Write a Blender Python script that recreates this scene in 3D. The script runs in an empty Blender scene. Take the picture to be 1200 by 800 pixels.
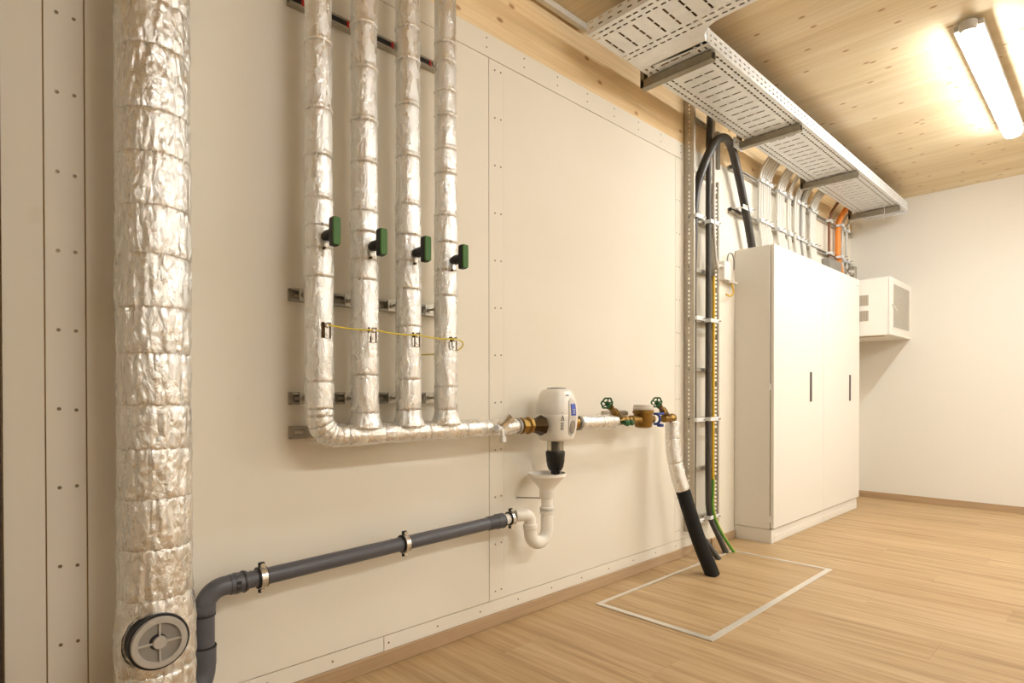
import bpy, bmesh, math, random
from mathutils import Vector, Matrix, noise
random.seed(7)
S = bpy.context.scene
COL = S.collection
# ------------------------------------------------------------------ camera
YAW, PITCH, ROLL, FOC, CY = 0.80509, -0.0081247, -0.000916, 692.118, 468.09
fw = Vector((math.cos(YAW)*math.cos(PITCH), math.sin(YAW)*math.cos(PITCH), math.sin(PITCH)))
ri = fw.cross(Vector((0, 0, 1))).normalized(); up = ri.cross(fw)
ri, up = ri*math.cos(ROLL)+up*math.sin(ROLL), up*math.cos(ROLL)-ri*math.sin(ROLL)
cd = bpy.data.cameras.new('camera'); cam = bpy.data.objects.new('camera', cd); COL.objects.link(cam)
cd.sensor_fit = 'HORIZONTAL'; cd.sensor_width = 36; cd.lens = 36*FOC/1200
cd.shift_y = (CY-400)/1200; cd.clip_start = 0.02
M4 = Matrix((ri, up, -fw)).transposed().to_4x4(); M4.translation = Vector((0, -1.842, 0.97))
cam.matrix_world = M4
S.camera = cam
# ------------------------------------------------------------------ world, exposure
w = bpy.data.worlds.new('world'); S.world = w; w.use_nodes = True
w.node_tree.nodes['Background'].inputs[0].default_value = (1, 0.85, 0.68, 1)
w.node_tree.nodes['Background'].inputs[1].default_value = 0.0
S.view_settings.view_transform = 'Standard'; S.view_settings.look = 'None'
S.view_settings.gamma = 1; S.view_settings.use_curve_mapping = False
S.view_settings.exposure = 0.05
LAMP = 72.0; LAMP_FILL = 92.0            # diffuser emission: visible strip lamp, then the unseen added fill lamps
LAMPCOL = (1.0, 1.02, 1.0, 1)
XF, ZC, YB, XN = 6.30, 2.75, -4.4, -3.0      # far wall, ceiling, back wall, near wall

# ------------------------------------------------------------------ materials
def srgb(h):
    h = h.lstrip('#'); c = [int(h[i:i+2], 16)/255 for i in (0, 2, 4)]
    return tuple((x/12.92 if x <= .04045 else ((x+.055)/1.055)**2.4) for x in c)+(1,)
class NT:
    def __init__(s, name):
        s.m = bpy.data.materials.new(name); s.m.use_nodes = True
        s.t = s.m.node_tree; s.b = s.t.nodes['Principled BSDF']
    def n(s, typ, **kw):
        n = s.t.nodes.new(typ)
        for k, v in kw.items():
            if k.startswith('i_'):
                key = k[2:]; key = int(key) if key.isdigit() else key.replace('_', ' ')
                n.inputs[key].default_value = v
            else: setattr(n, k, v)
        return n
    def l(s, a, ao, b, bi): s.t.links.new(a.outputs[ao], b.inputs[bi])
    def ramp(s, stops):
        r = s.n('ShaderNodeValToRGB'); e = r.color_ramp.elements
        while len(e) < len(stops): e.new(0.5)
        for q, (p, c) in zip(e, stops): q.position = p; q.color = c
        return r
    def pos(s, scale=(1, 1, 1), coord='Object'):
        g = s.n('ShaderNodeTexCoord') if coord != 'Pos' else s.n('ShaderNodeNewGeometry')
        mp = s.n('ShaderNodeMapping'); mp.inputs['Scale'].default_value = scale
        s.l(g, 'Position' if coord == 'Pos' else coord, mp, 'Vector'); return mp
    def bump(s, node, out, strength, dist):
        b = s.n('ShaderNodeBump', i_Strength=strength, i_Distance=dist)
        s.l(node, out, b, 'Height'); s.l(b, 0, s.b, 'Normal'); return b
def plain(name, col, rough=.5, metal=0, bumpy=0, bscale=60, var=.04, **kw):
    t = NT(name); c = srgb(col)
    mp = t.pos((1, 1, 1), 'Pos'); nz = t.n('ShaderNodeTexNoise', i_Scale=bscale, i_Detail=4.0); t.l(mp, 0, nz, 'Vector')
    a = tuple(max(0, x*(1-var)) for x in c[:3])+(1,); b = tuple(min(1, x*(1+var)) for x in c[:3])+(1,)
    r = t.ramp([(.3, a), (.7, b)]); t.l(nz, 0, r, 0); t.l(r, 0, t.b, 'Base Color')
    t.b.inputs['Roughness'].default_value = rough; t.b.inputs['Metallic'].default_value = metal
    if bumpy: t.bump(nz, 0, bumpy, .002)
    for k, v in kw.items(): t.b.inputs[k].default_value = v
    return t.m
def mix(t, a, ao, b, bo, fac, mode='MIX'):
    m = t.n('ShaderNodeMix'); m.data_type = 'RGBA'; m.blend_type = mode
    if isinstance(fac, float): m.inputs[0].default_value = fac
    else: t.l(fac[0], fac[1], m, 0)
    if a is not None: t.l(a, ao, m, 6)
    if b is not None: t.l(b, bo, m, 7)
    return m
def board_mat():
    t = NT('gypsum_board'); mp = t.pos((1, 1, 1), 'Pos')
    n1 = t.n('ShaderNodeTexNoise', i_Scale=1.3, i_Detail=3.0); t.l(mp, 0, n1, 'Vector')
    r = t.ramp([(.3, srgb('#e8e0d0')), (.7, srgb('#ede6d9'))]); t.l(n1, 0, r, 0)
    n2 = t.n('ShaderNodeTexNoise', i_Scale=9.0, i_Detail=6.0); t.l(mp, 0, n2, 'Vector')
    r2 = t.ramp([(.70, (0, 0, 0, 1)), (.8, (1, 1, 1, 1))]); t.l(n2, 0, r2, 0)
    sc = t.n('ShaderNodeMath', operation='MULTIPLY'); t.l(r2, 0, sc, 0); sc.inputs[1].default_value = .15
    m = mix(t, r, 0, None, 0, (sc, 0)); m.inputs[7].default_value = srgb('#b39a78')
    t.l(m, 2, t.b, 'Base Color'); t.b.inputs['Roughness'].default_value = .75
    n3 = t.n('ShaderNodeTexNoise', i_Scale=180.0, i_Detail=2.0); t.l(mp, 0, n3, 'Vector'); t.bump(n3, 0, .06, .001)
    return t.m
def wood_mat(name, axis, c0, c1, c2, knots=True, stretch=14, kscale=3.2, rough=.55, rnd=0, dark='#a8703a', fine=1.0, soft=(.90, .88, .85, 1), along=.55, flat=None):
    """grain runs along axis; knots are small dark ovals"""
    t = NT(name)
    sc = [stretch, stretch, stretch]; sc[axis] = along
    mp = t.pos(tuple(sc), 'Pos'); src = mp
    if rnd:
        oi = t.n('ShaderNodeObjectInfo'); mu = t.n('ShaderNodeVectorMath', operation='SCALE'); mu.inputs[3].default_value = 40.0
        cb = t.n('ShaderNodeCombineXYZ'); 
        for k in range(3): t.l(oi, 'Random', cb, k)
        t.l(cb, 0, mu, 0); ad = t.n('ShaderNodeVectorMath', operation='ADD'); t.l(mp, 0, ad, 0); t.l(mu, 0, ad, 1); src = ad
    n1 = t.n('ShaderNodeTexNoise', i_Scale=1.0, i_Detail=8.0, i_Roughness=.62, i_Distortion=.35); t.l(src, 0, n1, 'Vector')
    r = t.ramp([(.28, srgb(c0)), (.5, srgb(c1)), (.72, srgb(c2))]); t.l(n1, 0, r, 0)
    sc2 = [90*fine]*3; sc2[axis] = 2.2
    mp2 = t.pos(tuple(sc2), 'Pos'); n2 = t.n('ShaderNodeTexNoise', i_Scale=1.0, i_Detail=4.0); t.l(mp2, 0, n2, 'Vector')
    r2 = t.ramp([(.35, soft), (.6, (1, 1, 1, 1))]); t.l(n2, 0, r2, 0)
    m = mix(t, r, 0, r2, 0, 1.0, 'MULTIPLY'); last = m
    # broad soft streaks
    sc3 = [3.5]*3; sc3[axis] = .35
    mp3 = t.pos(tuple(sc3), 'Pos'); n3 = t.n('ShaderNodeTexNoise', i_Scale=1.0, i_Detail=3.0); t.l(mp3, 0, n3, 'Vector')
    r3 = t.ramp([(.35, (.90, .86, .80, 1)), (.62, (1, 1, 1, 1))]); t.l(n3, 0, r3, 0)
    m3 = mix(t, last, 2, r3, 0, 1.0, 'MULTIPLY'); last = m3
    if knots:
        s4 = [kscale*1.9]*3; s4[axis] = kscale
        mp4 = t.pos(tuple(s4), 'Pos'); sx = t.n('ShaderNodeSeparateXYZ'); t.l(mp4, 0, sx, 0)
        cx_ = t.n('ShaderNodeCombineXYZ'); ax2 = [q for q in range(3) if q != flat]
        t.l(sx, ax2[0], cx_, 0); t.l(sx, ax2[1], cx_, 1)
        vo = t.n('ShaderNodeTexVoronoi', i_Scale=1.0, i_Randomness=1.0); vo.voronoi_dimensions = '2D'; t.l(cx_, 0, vo, 'Vector')
        r4 = t.ramp([(0, (.85, .85, .85, 1)), (.035, (.75, .75, .75, 1)), (.07, (0, 0, 0, 1))]); t.l(vo, 'Distance', r4, 0)
        m4 = mix(t, last, 2, None, 0, (r4, 0)); m4.inputs[7].default_value = srgb(dark); last = m4
    if rnd:
        oi2 = t.n('ShaderNodeObjectInfo'); mr = t.n('ShaderNodeMapRange'); mr.inputs[3].default_value = 1-rnd; mr.inputs[4].default_value = 1+rnd*.4
        t.l(oi2, 'Random', mr, 0); hv = t.n('ShaderNodeHueSaturation'); t.l(mr, 0, hv, 'Value'); t.l(last, 2, hv, 'Color')
        t.l(hv, 0, t.b, 'Base Color')
    else: t.l(last, 2, t.b, 'Base Color')
    t.b.inputs['Roughness'].default_value = rough
    t.bump(n2, 0, .12, .001)
    return t.m
def foil_mat(name, scrim, col='#f4f3f0', fine=55, rough=.24):
    t = NT(name); t.b.inputs['Metallic'].default_value = .92
    t.b.inputs['Base Color'].default_value = srgb(col); t.b.inputs['Roughness'].default_value = rough
    mp = t.pos((1, 1, .42), 'Pos')
    n1 = t.n('ShaderNodeTexNoise', i_Scale=float(fine), i_Detail=6.0, i_Roughness=.65, i_Distortion=1.2); t.l(mp, 0, n1, 'Vector')
    vo = t.n('ShaderNodeTexVoronoi', i_Scale=float(fine)*.55); vo.feature = 'DISTANCE_TO_EDGE'; t.l(mp, 0, vo, 'Vector')
    rr = t.ramp([(0, (0, 0, 0, 1)), (.12, (1, 1, 1, 1))]); t.l(vo, 'Distance', rr, 0)
    ad = t.n('ShaderNodeMath', operation='MULTIPLY_ADD'); t.l(rr, 0, ad, 0); ad.inputs[1].default_value = .18; t.l(n1, 0, ad, 2)
    last = ad
    if scrim:
        mps = t.pos((1, 1, 1), 'Pos'); sx = t.n('ShaderNodeSeparateXYZ'); t.l(mps, 0, sx, 0)
        aa = t.n('ShaderNodeMath', operation='ADD'); t.l(sx, 0, aa, 0); t.l(sx, 1, aa, 1)
        o = None
        for src, so in ((aa, 0), (sx, 2)):
            mu = t.n('ShaderNodeMath', operation='MULTIPLY'); t.l(src, so, mu, 0); mu.inputs[1].default_value = 2*math.pi/.007
            sn = t.n('ShaderNodeMath', operation='SINE'); t.l(mu, 0, sn, 0)
            gt = t.n('ShaderNodeMath', operation='GREATER_THAN'); t.l(sn, 0, gt, 0); gt.inputs[1].default_value = .8
            if o is None: o = gt
            else:
                mx = t.n('ShaderNodeMath', operation='MAXIMUM'); t.l(o, 0, mx, 0); t.l(gt, 0, mx, 1); o = mx
        a2 = t.n('ShaderNodeMath', operation='MULTIPLY_ADD'); t.l(o, 0, a2, 0); a2.inputs[1].default_value = .25; t.l(last, 0, a2, 2); last = a2
    t.bump(last, 0, .95 if not scrim else .9, .005 if not scrim else .0032)
    n2 = t.n('ShaderNodeTexNoise', i_Scale=30.0, i_Detail=3.0); t.l(mp, 0, n2, 'Vector')
    r2 = t.ramp([(.3, (rough*.7,)*3+(1,)), (.7, (rough*1.7,)*3+(1,))]); t.l(n2, 0, r2, 0); t.l(r2, 0, t.b, 'Roughness')
    return t.m
MT = dict(
 board=board_mat(),
 wallw=plain('painted_wall', '#ebe6dd', .8, bumpy=.05, bscale=90, var=.01),
 ceil=wood_mat('ceiling_timber', 1, '#e2cfa8', '#ead9b6', '#f1e4c8', kscale=3.4, stretch=9, rough=.6, flat=2),
 beam=wood_mat('beam_timber', 0, '#f0cf98', '#f4d9ac', '#f7e2bd', kscale=3.0, stretch=7, rough=.6, flat=1),
 floor=wood_mat('oak_floor', 1, '#a08259', '#bea077', '#cdb38c', knots=False, stretch=26, rough=.45, rnd=.02, along=1.3),
 skirt=wood_mat('oak_skirting', 0, '#ad9070', '#b89c7b', '#c2a788', knots=False, stretch=14, rough=.5),
 skirt2=wood_mat('oak_skirting_far', 1, '#ad9070', '#b89c7b', '#c2a788', knots=False, stretch=14, rough=.5),
 under=plain('screed', '#6b5236', .9),
 joint=plain('board_joint', '#b8925c', .9),
 foil=foil_mat('aluminium_foil_duct', False, fine=60, rough=.2),
 foils=foil_mat('aluminium_foil_scrim', True, fine=95, rough=.24),
 tape=foil_mat('aluminium_tape', False, fine=90, rough=.18),
 grey=plain('grey_plastic_pipe', '#56565c', .38),
 greyd=plain('dark_rubber_ring', '#232226', .5),
 white=plain('white_plastic', '#f2ede4', .32, var=.01),
 white2=plain('light_grey_plastic', '#cfc9c0', .4, var=.01),
 coverg=plain('cover_grey_plastic', '#b8b0a6', .45, var=.02),
 coverd=plain('cover_recess_plastic', '#8e8880', .5, var=.02),
 black=plain('black_rubber', '#100e0c', .8, bumpy=.1, bscale=200),
 blackp=plain('black_plastic', '#0c0b0a', .45, var=.02),
 green=plain('green_handle_plastic', '#35660f', .5, var=.03),
 greenc=plain('green_wheel_paint', '#1d5a32', .4, metal=.2),
 blue=plain('blue_plastic', '#2b4796', .4),
 screen=plain('blue_screen', '#3d55b8', .25),
 galv=plain('galvanised_steel', '#eceef0', .40, metal=.30, bumpy=.05, bscale=25, var=.05),
 rail=plain('galvanised_rail', '#b6afa2', .42, metal=.75, bumpy=.05, bscale=40, var=.08),
 raila=plain('bracket_steel', '#9a9180', .40, metal=.7, bumpy=.05, bscale=40, var=.08),
 steel=plain('bright_steel', '#dcdad6', .22, metal=.95),
 raild=plain('dark_rail_inside', '#1d1a17', .6),
 red=plain('red_plastic', '#c0202a', .4),
 brass=plain('brass', '#8f7038', .3, metal=.85, bumpy=.08, bscale=60, var=.12),
 brassd=plain('dark_brass', '#3d2b14', .35, metal=.8, var=.2),
 yel=plain('yellow_wire', '#d8c23a', .45),
 yg=plain('green_wire', '#5f9a38', .45),
 yellow=plain('yellow_cable', '#e0b520', .45),
 cablw=plain('light_grey_cable', '#d6d0c6', .45),
 cablg=plain('mid_grey_cable', '#8d8880', .45),
 cablt=plain('tray_cable_shade_brown', '#7d5e3c', .6),  # brown stands in for the shaded ceiling behind the tray slots
 cablh=plain('black_corrugated_cable', '#35302b', .38),
 cablk=plain('dark_cable', '#403a33', .45),
 brown=plain('brown_cable', '#7b4a28', .45),
 orange=plain('orange_conduit', '#ec8b2c', .42),
 cab=plain('cabinet_lacquer', '#e9e4db', .42, var=.005),
 cabd=plain('cabinet_gap', '#9b8a72', .7),
 handle=plain('handle_slot', '#3a2c22', .5),
 screw=plain('screw_head', '#80705a', .4, metal=.6),
 mesh=plain('perforated_door', '#bdb6aa', .5, metal=.2),
 alu=plain('aluminium_profile', '#e3dfd8', .3, metal=.6, var=.03),
 sock=plain('fixture_cap', '#b9b2a8', .5),
 ink=plain('dark_print', '#4a443d', .6),
 dark=plain('dark_door_edge', '#3a2a20', .6),
)
def lampmat(name='lit_diffuser', k=1.0):
    t = NT(name); t.b.inputs['Base Color'].default_value = (.9, .9, .9, 1)
    t.b.inputs['Emission Color'].default_value = LAMPCOL; t.b.inputs['Emission Strength'].default_value = LAMP*k
    return t.m
MT['lamp'] = lampmat(); MT['fill_lamp'] = lampmat('fill_lamp_diffuser', LAMP_FILL/LAMP)
def glassmat():
    t = NT('clear_cup'); t.b.inputs['Base Color'].default_value = srgb('#cfc6b4'); t.b.inputs['Roughness'].default_value = .08
    t.b.inputs['Transmission Weight'].default_value = .85; t.b.inputs['IOR'].default_value = 1.3
    return t.m
MT['glass'] = glassmat()

# ------------------------------------------------------------------ mesh helpers
def V(*a): return Vector(a)
WL = {}
class MB:
    def __init__(s): s.v = []; s.f = []
    def box(s, a, b):
        x0, y0, z0 = a; x1, y1, z1 = b; n = len(s.v)
        if x0 > x1: x0, x1 = x1, x0
        if y0 > y1: y0, y1 = y1, y0
        if z0 > z1: z0, z1 = z1, z0
        s.v += [(x0,y0,z0),(x1,y0,z0),(x1,y1,z0),(x0,y1,z0),(x0,y0,z1),(x1,y0,z1),(x1,y1,z1),(x0,y1,z1)]
        s.f += [tuple(n+i for i in q) for q in ((0,3,2,1),(4,5,6,7),(0,1,5,4),(1,2,6,5),(2,3,7,6),(3,0,4,7))]
        return s
    def sweep(s, pts, rad, n=16, caps=True, ref=None, fn=None):
        """tube along pts; rad number or list; fn(i,theta,p)->radius"""
        pts = [Vector(p) for p in pts]; N = len(pts); base = len(s.v)
        T = []
        for i in range(N):
            a = pts[max(0, i-1)]; b = pts[min(N-1, i+1)]; T.append((b-a).normalized())
        nr = Vector(ref) if ref else (V(0,0,1) if abs(T[0].z) < .9 else V(1,0,0))
        nr = (nr-T[0]*nr.dot(T[0])).normalized()
        for i in range(N):
            nr = (nr-T[i]*nr.dot(T[i])).normalized(); bn = T[i].cross(nr)
            for k in range(n):
                th = 2*math.pi*k/n
                r = fn(i, th, pts[i]) if fn else (rad[i] if isinstance(rad, (list, tuple)) else rad)
                s.v.append(tuple(pts[i]+(nr*math.cos(th)+bn*math.sin(th))*r))
        for i in range(N-1):
            for k in range(n):
                a = base+i*n+k; b = base+i*n+(k+1) % n
                s.f.append((a, b, b+n, a+n))
        if caps:
            s.f.append(tuple(base+k for k in range(n))[::-1]); s.f.append(tuple(base+(N-1)*n+k for k in range(n)))
        return s
    def cyl(s, a, b, r, n=16): return s.sweep([a, b], r, n)
    def lathe(s, prof, o, ax=(0,0,1), n=24, fn=None):
        """prof: (radius, height) pairs along ax from o"""
        ax = Vector(ax).normalized(); o = Vector(o)
        u = V(1,0,0) if abs(ax.x) < .8 else V(0,0,1); u = (u-ax*u.dot(ax)).normalized(); w_ = ax.cross(u); base = len(s.v)
        for r, h in prof:
            for k in range(n):
                th = 2*math.pi*k/n; rr = r*(fn(th, h) if fn else 1)
                s.v.append(tuple(o+ax*h+(u*math.cos(th)+w_*math.sin(th))*rr))
        for i in range(len(prof)-1):
            for k in range(n):
                a = base+i*n+k; b = base+i*n+(k+1) % n; s.f.append((a, b, b+n, a+n))
        s.f.append(tuple(base+k for k in range(n))[::-1]); s.f.append(tuple(base+(len(prof)-1)*n+k for k in range(n)))
        return s
    def prism(s, poly, d):
        """poly: list of 3d points, extruded by vector d"""
        n = len(s.v); k = len(poly); d = Vector(d)
        s.v += [tuple(p) for p in poly]+[tuple(Vector(p)+d) for p in poly]
        s.f += [tuple(range(n, n+k)), tuple(range(n+k, n+2*k))[::-1]]
        s.f += [(n+i, n+k+i, n+k+(i+1) % k, n+(i+1) % k) for i in range(k)]
        return s
    def mesh(s, name):
        me = bpy.data.meshes.new(name); me.from_pydata(s.v, [], s.f); bm = bmesh.new(); bm.from_mesh(me)
        bmesh.ops.recalc_face_normals(bm, faces=bm.faces); bm.to_mesh(me); bm.free(); return me
    def build(s, name, mat, parent=None, smooth=False, bevel=0, seg=2, solid=0):
        me = s.mesh(name); me.materials.append(MT[mat])
        return link(name, me, parent, smooth=smooth, bevel=bevel, seg=seg, solid=solid)
def link(name, me, parent=None, loc=(0,0,0), smooth=False, bevel=0, seg=2, solid=0):
    o = bpy.data.objects.new(name, me); COL.objects.link(o); loc = Vector(loc); WL[o] = loc
    if parent is not None: o.parent = parent; o.location = loc-WL[parent]
    else: o.location = loc
    if smooth:
        for p in me.polygons: p.use_smooth = True
        try: me.set_sharp_from_angle(angle=math.radians(38))
        except Exception: pass
    if solid:
        m = o.modifiers.new('solid', 'SOLIDIFY'); m.thickness = solid; m.offset = 0
    if bevel:
        m = o.modifiers.new('bevel', 'BEVEL'); m.width = bevel; m.segments = seg; m.limit_method = 'ANGLE'
    return o
def empty(name, loc, label, cat, group=None):
    o = bpy.data.objects.new(name, None); COL.objects.link(o); o.location = loc; WL[o] = Vector(loc)
    o.empty_display_size = .05
    return tag(o, label, cat, group)
def tag(o, label=None, cat=None, group=None, kind=None):
    if label: o['label'] = label
    if cat: o['category'] = cat
    if group: o['group'] = group
    if kind: o['kind'] = kind
    return o
def smoothpath(P, step=.02):
    """Catmull-Rom resampling"""
    P = [Vector(p) for p in P]; out = []
    Q = [2*P[0]-P[1]]+P+[2*P[-1]-P[-2]]
    for i in range(1, len(Q)-2):
        p0, p1, p2, p3 = Q[i-1:i+3]; n = max(2, int((p2-p1).length/step))
        for k in range(n):
            t = k/n
            out.append(.5*((2*p1)+(p2-p0)*t+(2*p0-5*p1+4*p2-p3)*t*t+(3*p1-p0-3*p2+p3)*t**3))
    out.append(P[-1]); return out
def arc(c, a, b, r, a0, a1, n=10):
    c, a, b = Vector(c), Vector(a), Vector(b)
    return [c+a*(r*math.cos(a0+(a1-a0)*i/n))+b*(r*math.sin(a0+(a1-a0)*i/n)) for i in range(n+1)]
def resample(pts, step):
    pts = [Vector(p) for p in pts]; L = [0]
    for a, b in zip(pts, pts[1:]): L.append(L[-1]+(b-a).length)
    n = max(2, round(L[-1]/step)); out = []; j = 0
    for i in range(n+1):
        d = L[-1]*i/n
        while j < len(L)-2 and L[j+1] < d: j += 1
        t = (d-L[j])/max(1e-9, L[j+1]-L[j]); out.append(pts[j].lerp(pts[j+1], min(1, max(0, t))))
    return out, L[-1]
def foil_sleeve(parent, pts, r, mat, amp, seed, n=44, step=.006, name='foil_sleeve', bulge=.03, lip=0, rfn=None, ref=None, pinch=.045):
    pts, L = resample(pts, step); N = len(pts)
    def fn(i, th, p):
        t = i/(N-1); d = min(t, 1-t)*L
        e = math.exp(-d/.007); e2 = math.exp(-d/.035)
        q = V(math.cos(th)*3.2, math.sin(th)*3.2, t*L*9)
        f = noise.noise(q*1.6+V(seed, 0, 0)); f2 = 1-abs(noise.noise(V(math.cos(th)*6, math.sin(th)*6, t*L*7)+V(0, seed*3.1, 0)))*2
        f3 = noise.noise(V(math.cos(th)*9, math.sin(th)*9, t*L*60)+V(seed, seed, 0))
        base = rfn(p) if rfn else r
        rr = base*(1+bulge*(math.sin(math.pi*t)**.6-.6)-pinch*e)
        rr += amp*(f*1.0+f2*(.35+.9*e2)+f3*.45)
        if lip and t > .5: rr += lip*math.exp(-((d-.004)/.004)**2)
        return rr
    mb = MB(); mb.sweep(pts, 0, n, True, ref=ref, fn=fn)
    me = mb.mesh(name); me.materials.append(MT[mat])
    for p in me.polygons: p.use_smooth = True
    return link(name, me, parent)
def grid_plate(xc, yc, hole, z):
    """flat sheet in local x,y with rectangular holes; returns MB"""
    m = MB(); idx = {}
    def vid(i, j):
        if (i, j) not in idx: idx[(i, j)] = len(m.v); m.v.append((xc[i], yc[j], z))
        return idx[(i, j)]
    for i in range(len(xc)-1):
        for j in range(len(yc)-1):
            if not hole(i, j, (xc[i]+xc[i+1])/2, (yc[j]+yc[j+1])/2):
                m.f.append((vid(i, j), vid(i+1, j), vid(i+1, j+1), vid(i, j+1)))
    return m

# ================================================================== SETTING
# long wall: backing, boards, strips, screws
wall = MB().box((XN, .006, 0), (XF+.1, .12, 2.47)).build('wall_left', 'joint'); tag(wall, kind='structure')
G = .0016
def board(x0, x1, z0, z1, name='panel', gl=G if 0 else .0016, gr=.0016):
    return MB().box((x0+gl, 0, z0+G), (x1-gr, .0058, z1-G)).build(name, 'board', wall)
board(.098, .179, 0.052, 2.47)
board(.179, .262, 0.052, 2.47, 'strip')
board(.262, 1.638, .105, 2.37)
board(1.638, 1.722, .105, 2.37, 'strip', gr=.0002)
board(1.722, 3.103, .105, 2.37, gl=.0003)
board(3.103, 3.30, .105, 2.37, 'strip')
board(.262, 3.30, 2.37, 2.47, 'strip')
board(.262, 1.132, .0, .105, 'strip'); board(1.132, 3.30, .0, .105, 'strip')
board(3.30, XF, .0, 2.47)
board(XN, .05, .0, 2.47)
sm = MB().lathe([(.0005, .0), (.0036, .0), (.0036, -.0012), (.0015, -.0009)], (0, 0, 0), (0, 1, 0), 10).mesh('screw'); sm.materials.append(MT['screw'])
def screw(x, z, s=1.0):
    o = link('screw', sm, wall, (x, 0, z)); o.scale = (s, 1, s)
for k in range(13):
    z = 2.115-.1965*k+.0
    if 0.06 < z < 2.46: screw(.206, z-.188*.0, 1.25); screw(.241, z+random.uniform(-.004, .006), 1.2)
for k in range(12):
    z = 2.33-.199*k; screw(1.672, z); screw(1.706, z+.002)
for k in range(11):
    z = 2.117-.1955*k; screw(3.118, z, .9); screw(3.150, z, .9)
for k in range(14):
    x = .30+.2195*k+.01; screw(x, 2.447, .9); screw(x, 2.408, .9)
for k in range(14): screw(.32+.218*k-.04, .076)
t1 = MB().box((XN, .004, 2.47), (XF+.1, .12, ZC+.02)).build('trim_1', 'beam'); tag(t1, kind='structure')
t2 = MB().box((.052, -.012, 0), (.096, .012, 2.47)).build('trim_2', 'dark', bevel=.002); tag(t2, kind='structure')
def skirting(name, segs, mat):
    first = None
    for a, b in segs:
        o = MB().box(a, b).build(name if first is None else 'skirting_piece', mat, first, bevel=.003)
        if first is None: first = o; tag(o, kind='structure')
skirting('baseboard_left', [((.10, -.015, 0), (3.185, 0, .052)), ((3.53, -.015, 0), (3.855, 0, .052)), ((3.19, -.002, 0), (3.525, 0, .052)), ((5.64, -.015, 0), (XF-.016, 0, .052))], 'skirt')
skirting('baseboard_right', [((XF-.015, YB, 0), (XF, -.016, .058))], 'skirt2')
wr = MB().box((XF, YB-.1, 0), (XF+.1, .0, ZC)).build('wall_right', 'wallw'); tag(wr, kind='structure')
wb = MB().box((XN-.1, YB-.1, 0), (XF, YB, ZC)).build('wall_back', 'wallw'); tag(wb, kind='structure')
wn = MB().box((XN-.1, YB, 0), (XN, .12, ZC)).build('wall_front', 'wallw'); tag(wn, kind='structure')
ce = MB().box((XN-.1, YB-.1, ZC), (XF+.1, .12, ZC+.1)).build('ceiling', 'ceil'); tag(ce, kind='structure')
fl = MB().box((XN-.1, YB-.1, -.06), (XF+.1, .12, -.006)).build('floor', 'under'); tag(fl, kind='structure')
PW, PL = .215, 1.32; k = 0; x = XN
while x < XF:
    y = 0.0; first = True
    while y > YB:
        ln = PL*((.37*k+.25) % 1+.15) if first else PL; first = False
        y2 = max(YB, y-ln); x2 = min(XF, x+PW)
        MB().box((x+.0003, y2+.0003, -.006), (x2-.0003, y-.0003, 0)).build('plank', 'floor', fl)
        y = y2
    x += PW; k += 1

# ------------------------------------------------------------------ floor hatch
h = empty('floor_hatch', (2.165, -.72, 0), 'rectangular floor hatch with oak cover in a slim aluminium frame', 'hatch')
X0, X1, Y0, Y1 = 2.167, 3.537, -.722, -.142; wd = .030
MB().box((X0+wd, Y0+wd, 0), (X1-wd, Y1-wd, .0022)).build('cover_panel', 'floor', h)
for a, b, c, d in ((X0, Y0, X1, Y0+wd), (X0, Y1-wd*.6, X1, Y1), (X0, Y0+wd, X0+wd, Y1-wd*.6), (X1-wd*.8, Y0+wd, X1, Y1-wd*.6)):
    MB().box((a, b, 0), (c, d, .0042)).build('frame_bar', 'alu', h, bevel=.0015)

# ================================================================== FOIL DUCT (big)
dx, dy, dr = .386, -.130, .0805
d = empty('foil_wrapped_downpipe', (dx, dy, 0), 'thick crinkled silver foil wrapped downpipe with a round cleaning cover', 'pipe')
zs = [2.75, 2.5, 2.32, 2.13, 1.93, 1.82, 1.665, 1.561, 1.432, 1.314, 1.185, 1.072, .945, .838, .715, .592, .469, .285, .0]
def drf(p): return dr*(1.0+.10*max(0, min(1, (.50-p.z)/.12)))
for i, (a, b) in enumerate(zip(zs, zs[1:])):
    foil_sleeve(d, [(dx, dy, a+.0015), (dx, dy, b-.0015)], dr, 'foil', .0036, 3.7*i+1, n=130, step=.0038, bulge=.03, rfn=drf, pinch=.035)
cx, cz = .371, .374
MB().lathe([(.066, .02), (.066, .0), (.0665, -.01)], (cx, -.20, cz), (0, -1, 0), 40).build('cover_collar', 'greyd', d)
MB().lathe([(.055, -.018), (.067, -.018), (.067, .012), (.055, .012)], (cx, -.212, cz), (0, -1, 0), 48).build('collar_ring', 'greyd', d, True)
cov = MB().lathe([(.061, -.008), (.061, .008), (.059, .011), (.047, .011), (.045, .004), (.0445, -.004)], (cx, -.2225, cz), (0, -1, 0), 56).build('cleaning_cover', 'coverg', d, True)
MB().lathe([(.046, -.004), (.046, .0045)], (cx, -.2225, cz), (0, -1, 0), 40).build('cover_disc', 'coverd', cov)
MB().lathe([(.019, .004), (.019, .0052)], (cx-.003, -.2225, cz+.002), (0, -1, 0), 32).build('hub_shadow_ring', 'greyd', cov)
MB().lathe([(.0155, .004), (.0155, .010), (.014, .012)], (cx, -.2225, cz), (0, -1, 0), 32).build('cover_hub', 'coverg', cov, True)
for a in range(4):
    dxn, dzn = ((1, 0), (0, 1), (-1, 0), (0, -1))[a]
    MB().box((cx+dxn*.013-abs(dzn)*.0022, -.2325, cz+dzn*.013-abs(dxn)*.0022), (cx+dxn*.047+abs(dzn)*.0022, -.226, cz+dzn*.047+abs(dxn)*.0022)).build('cover_spoke', 'coverg', cov, bevel=.0008)
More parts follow.
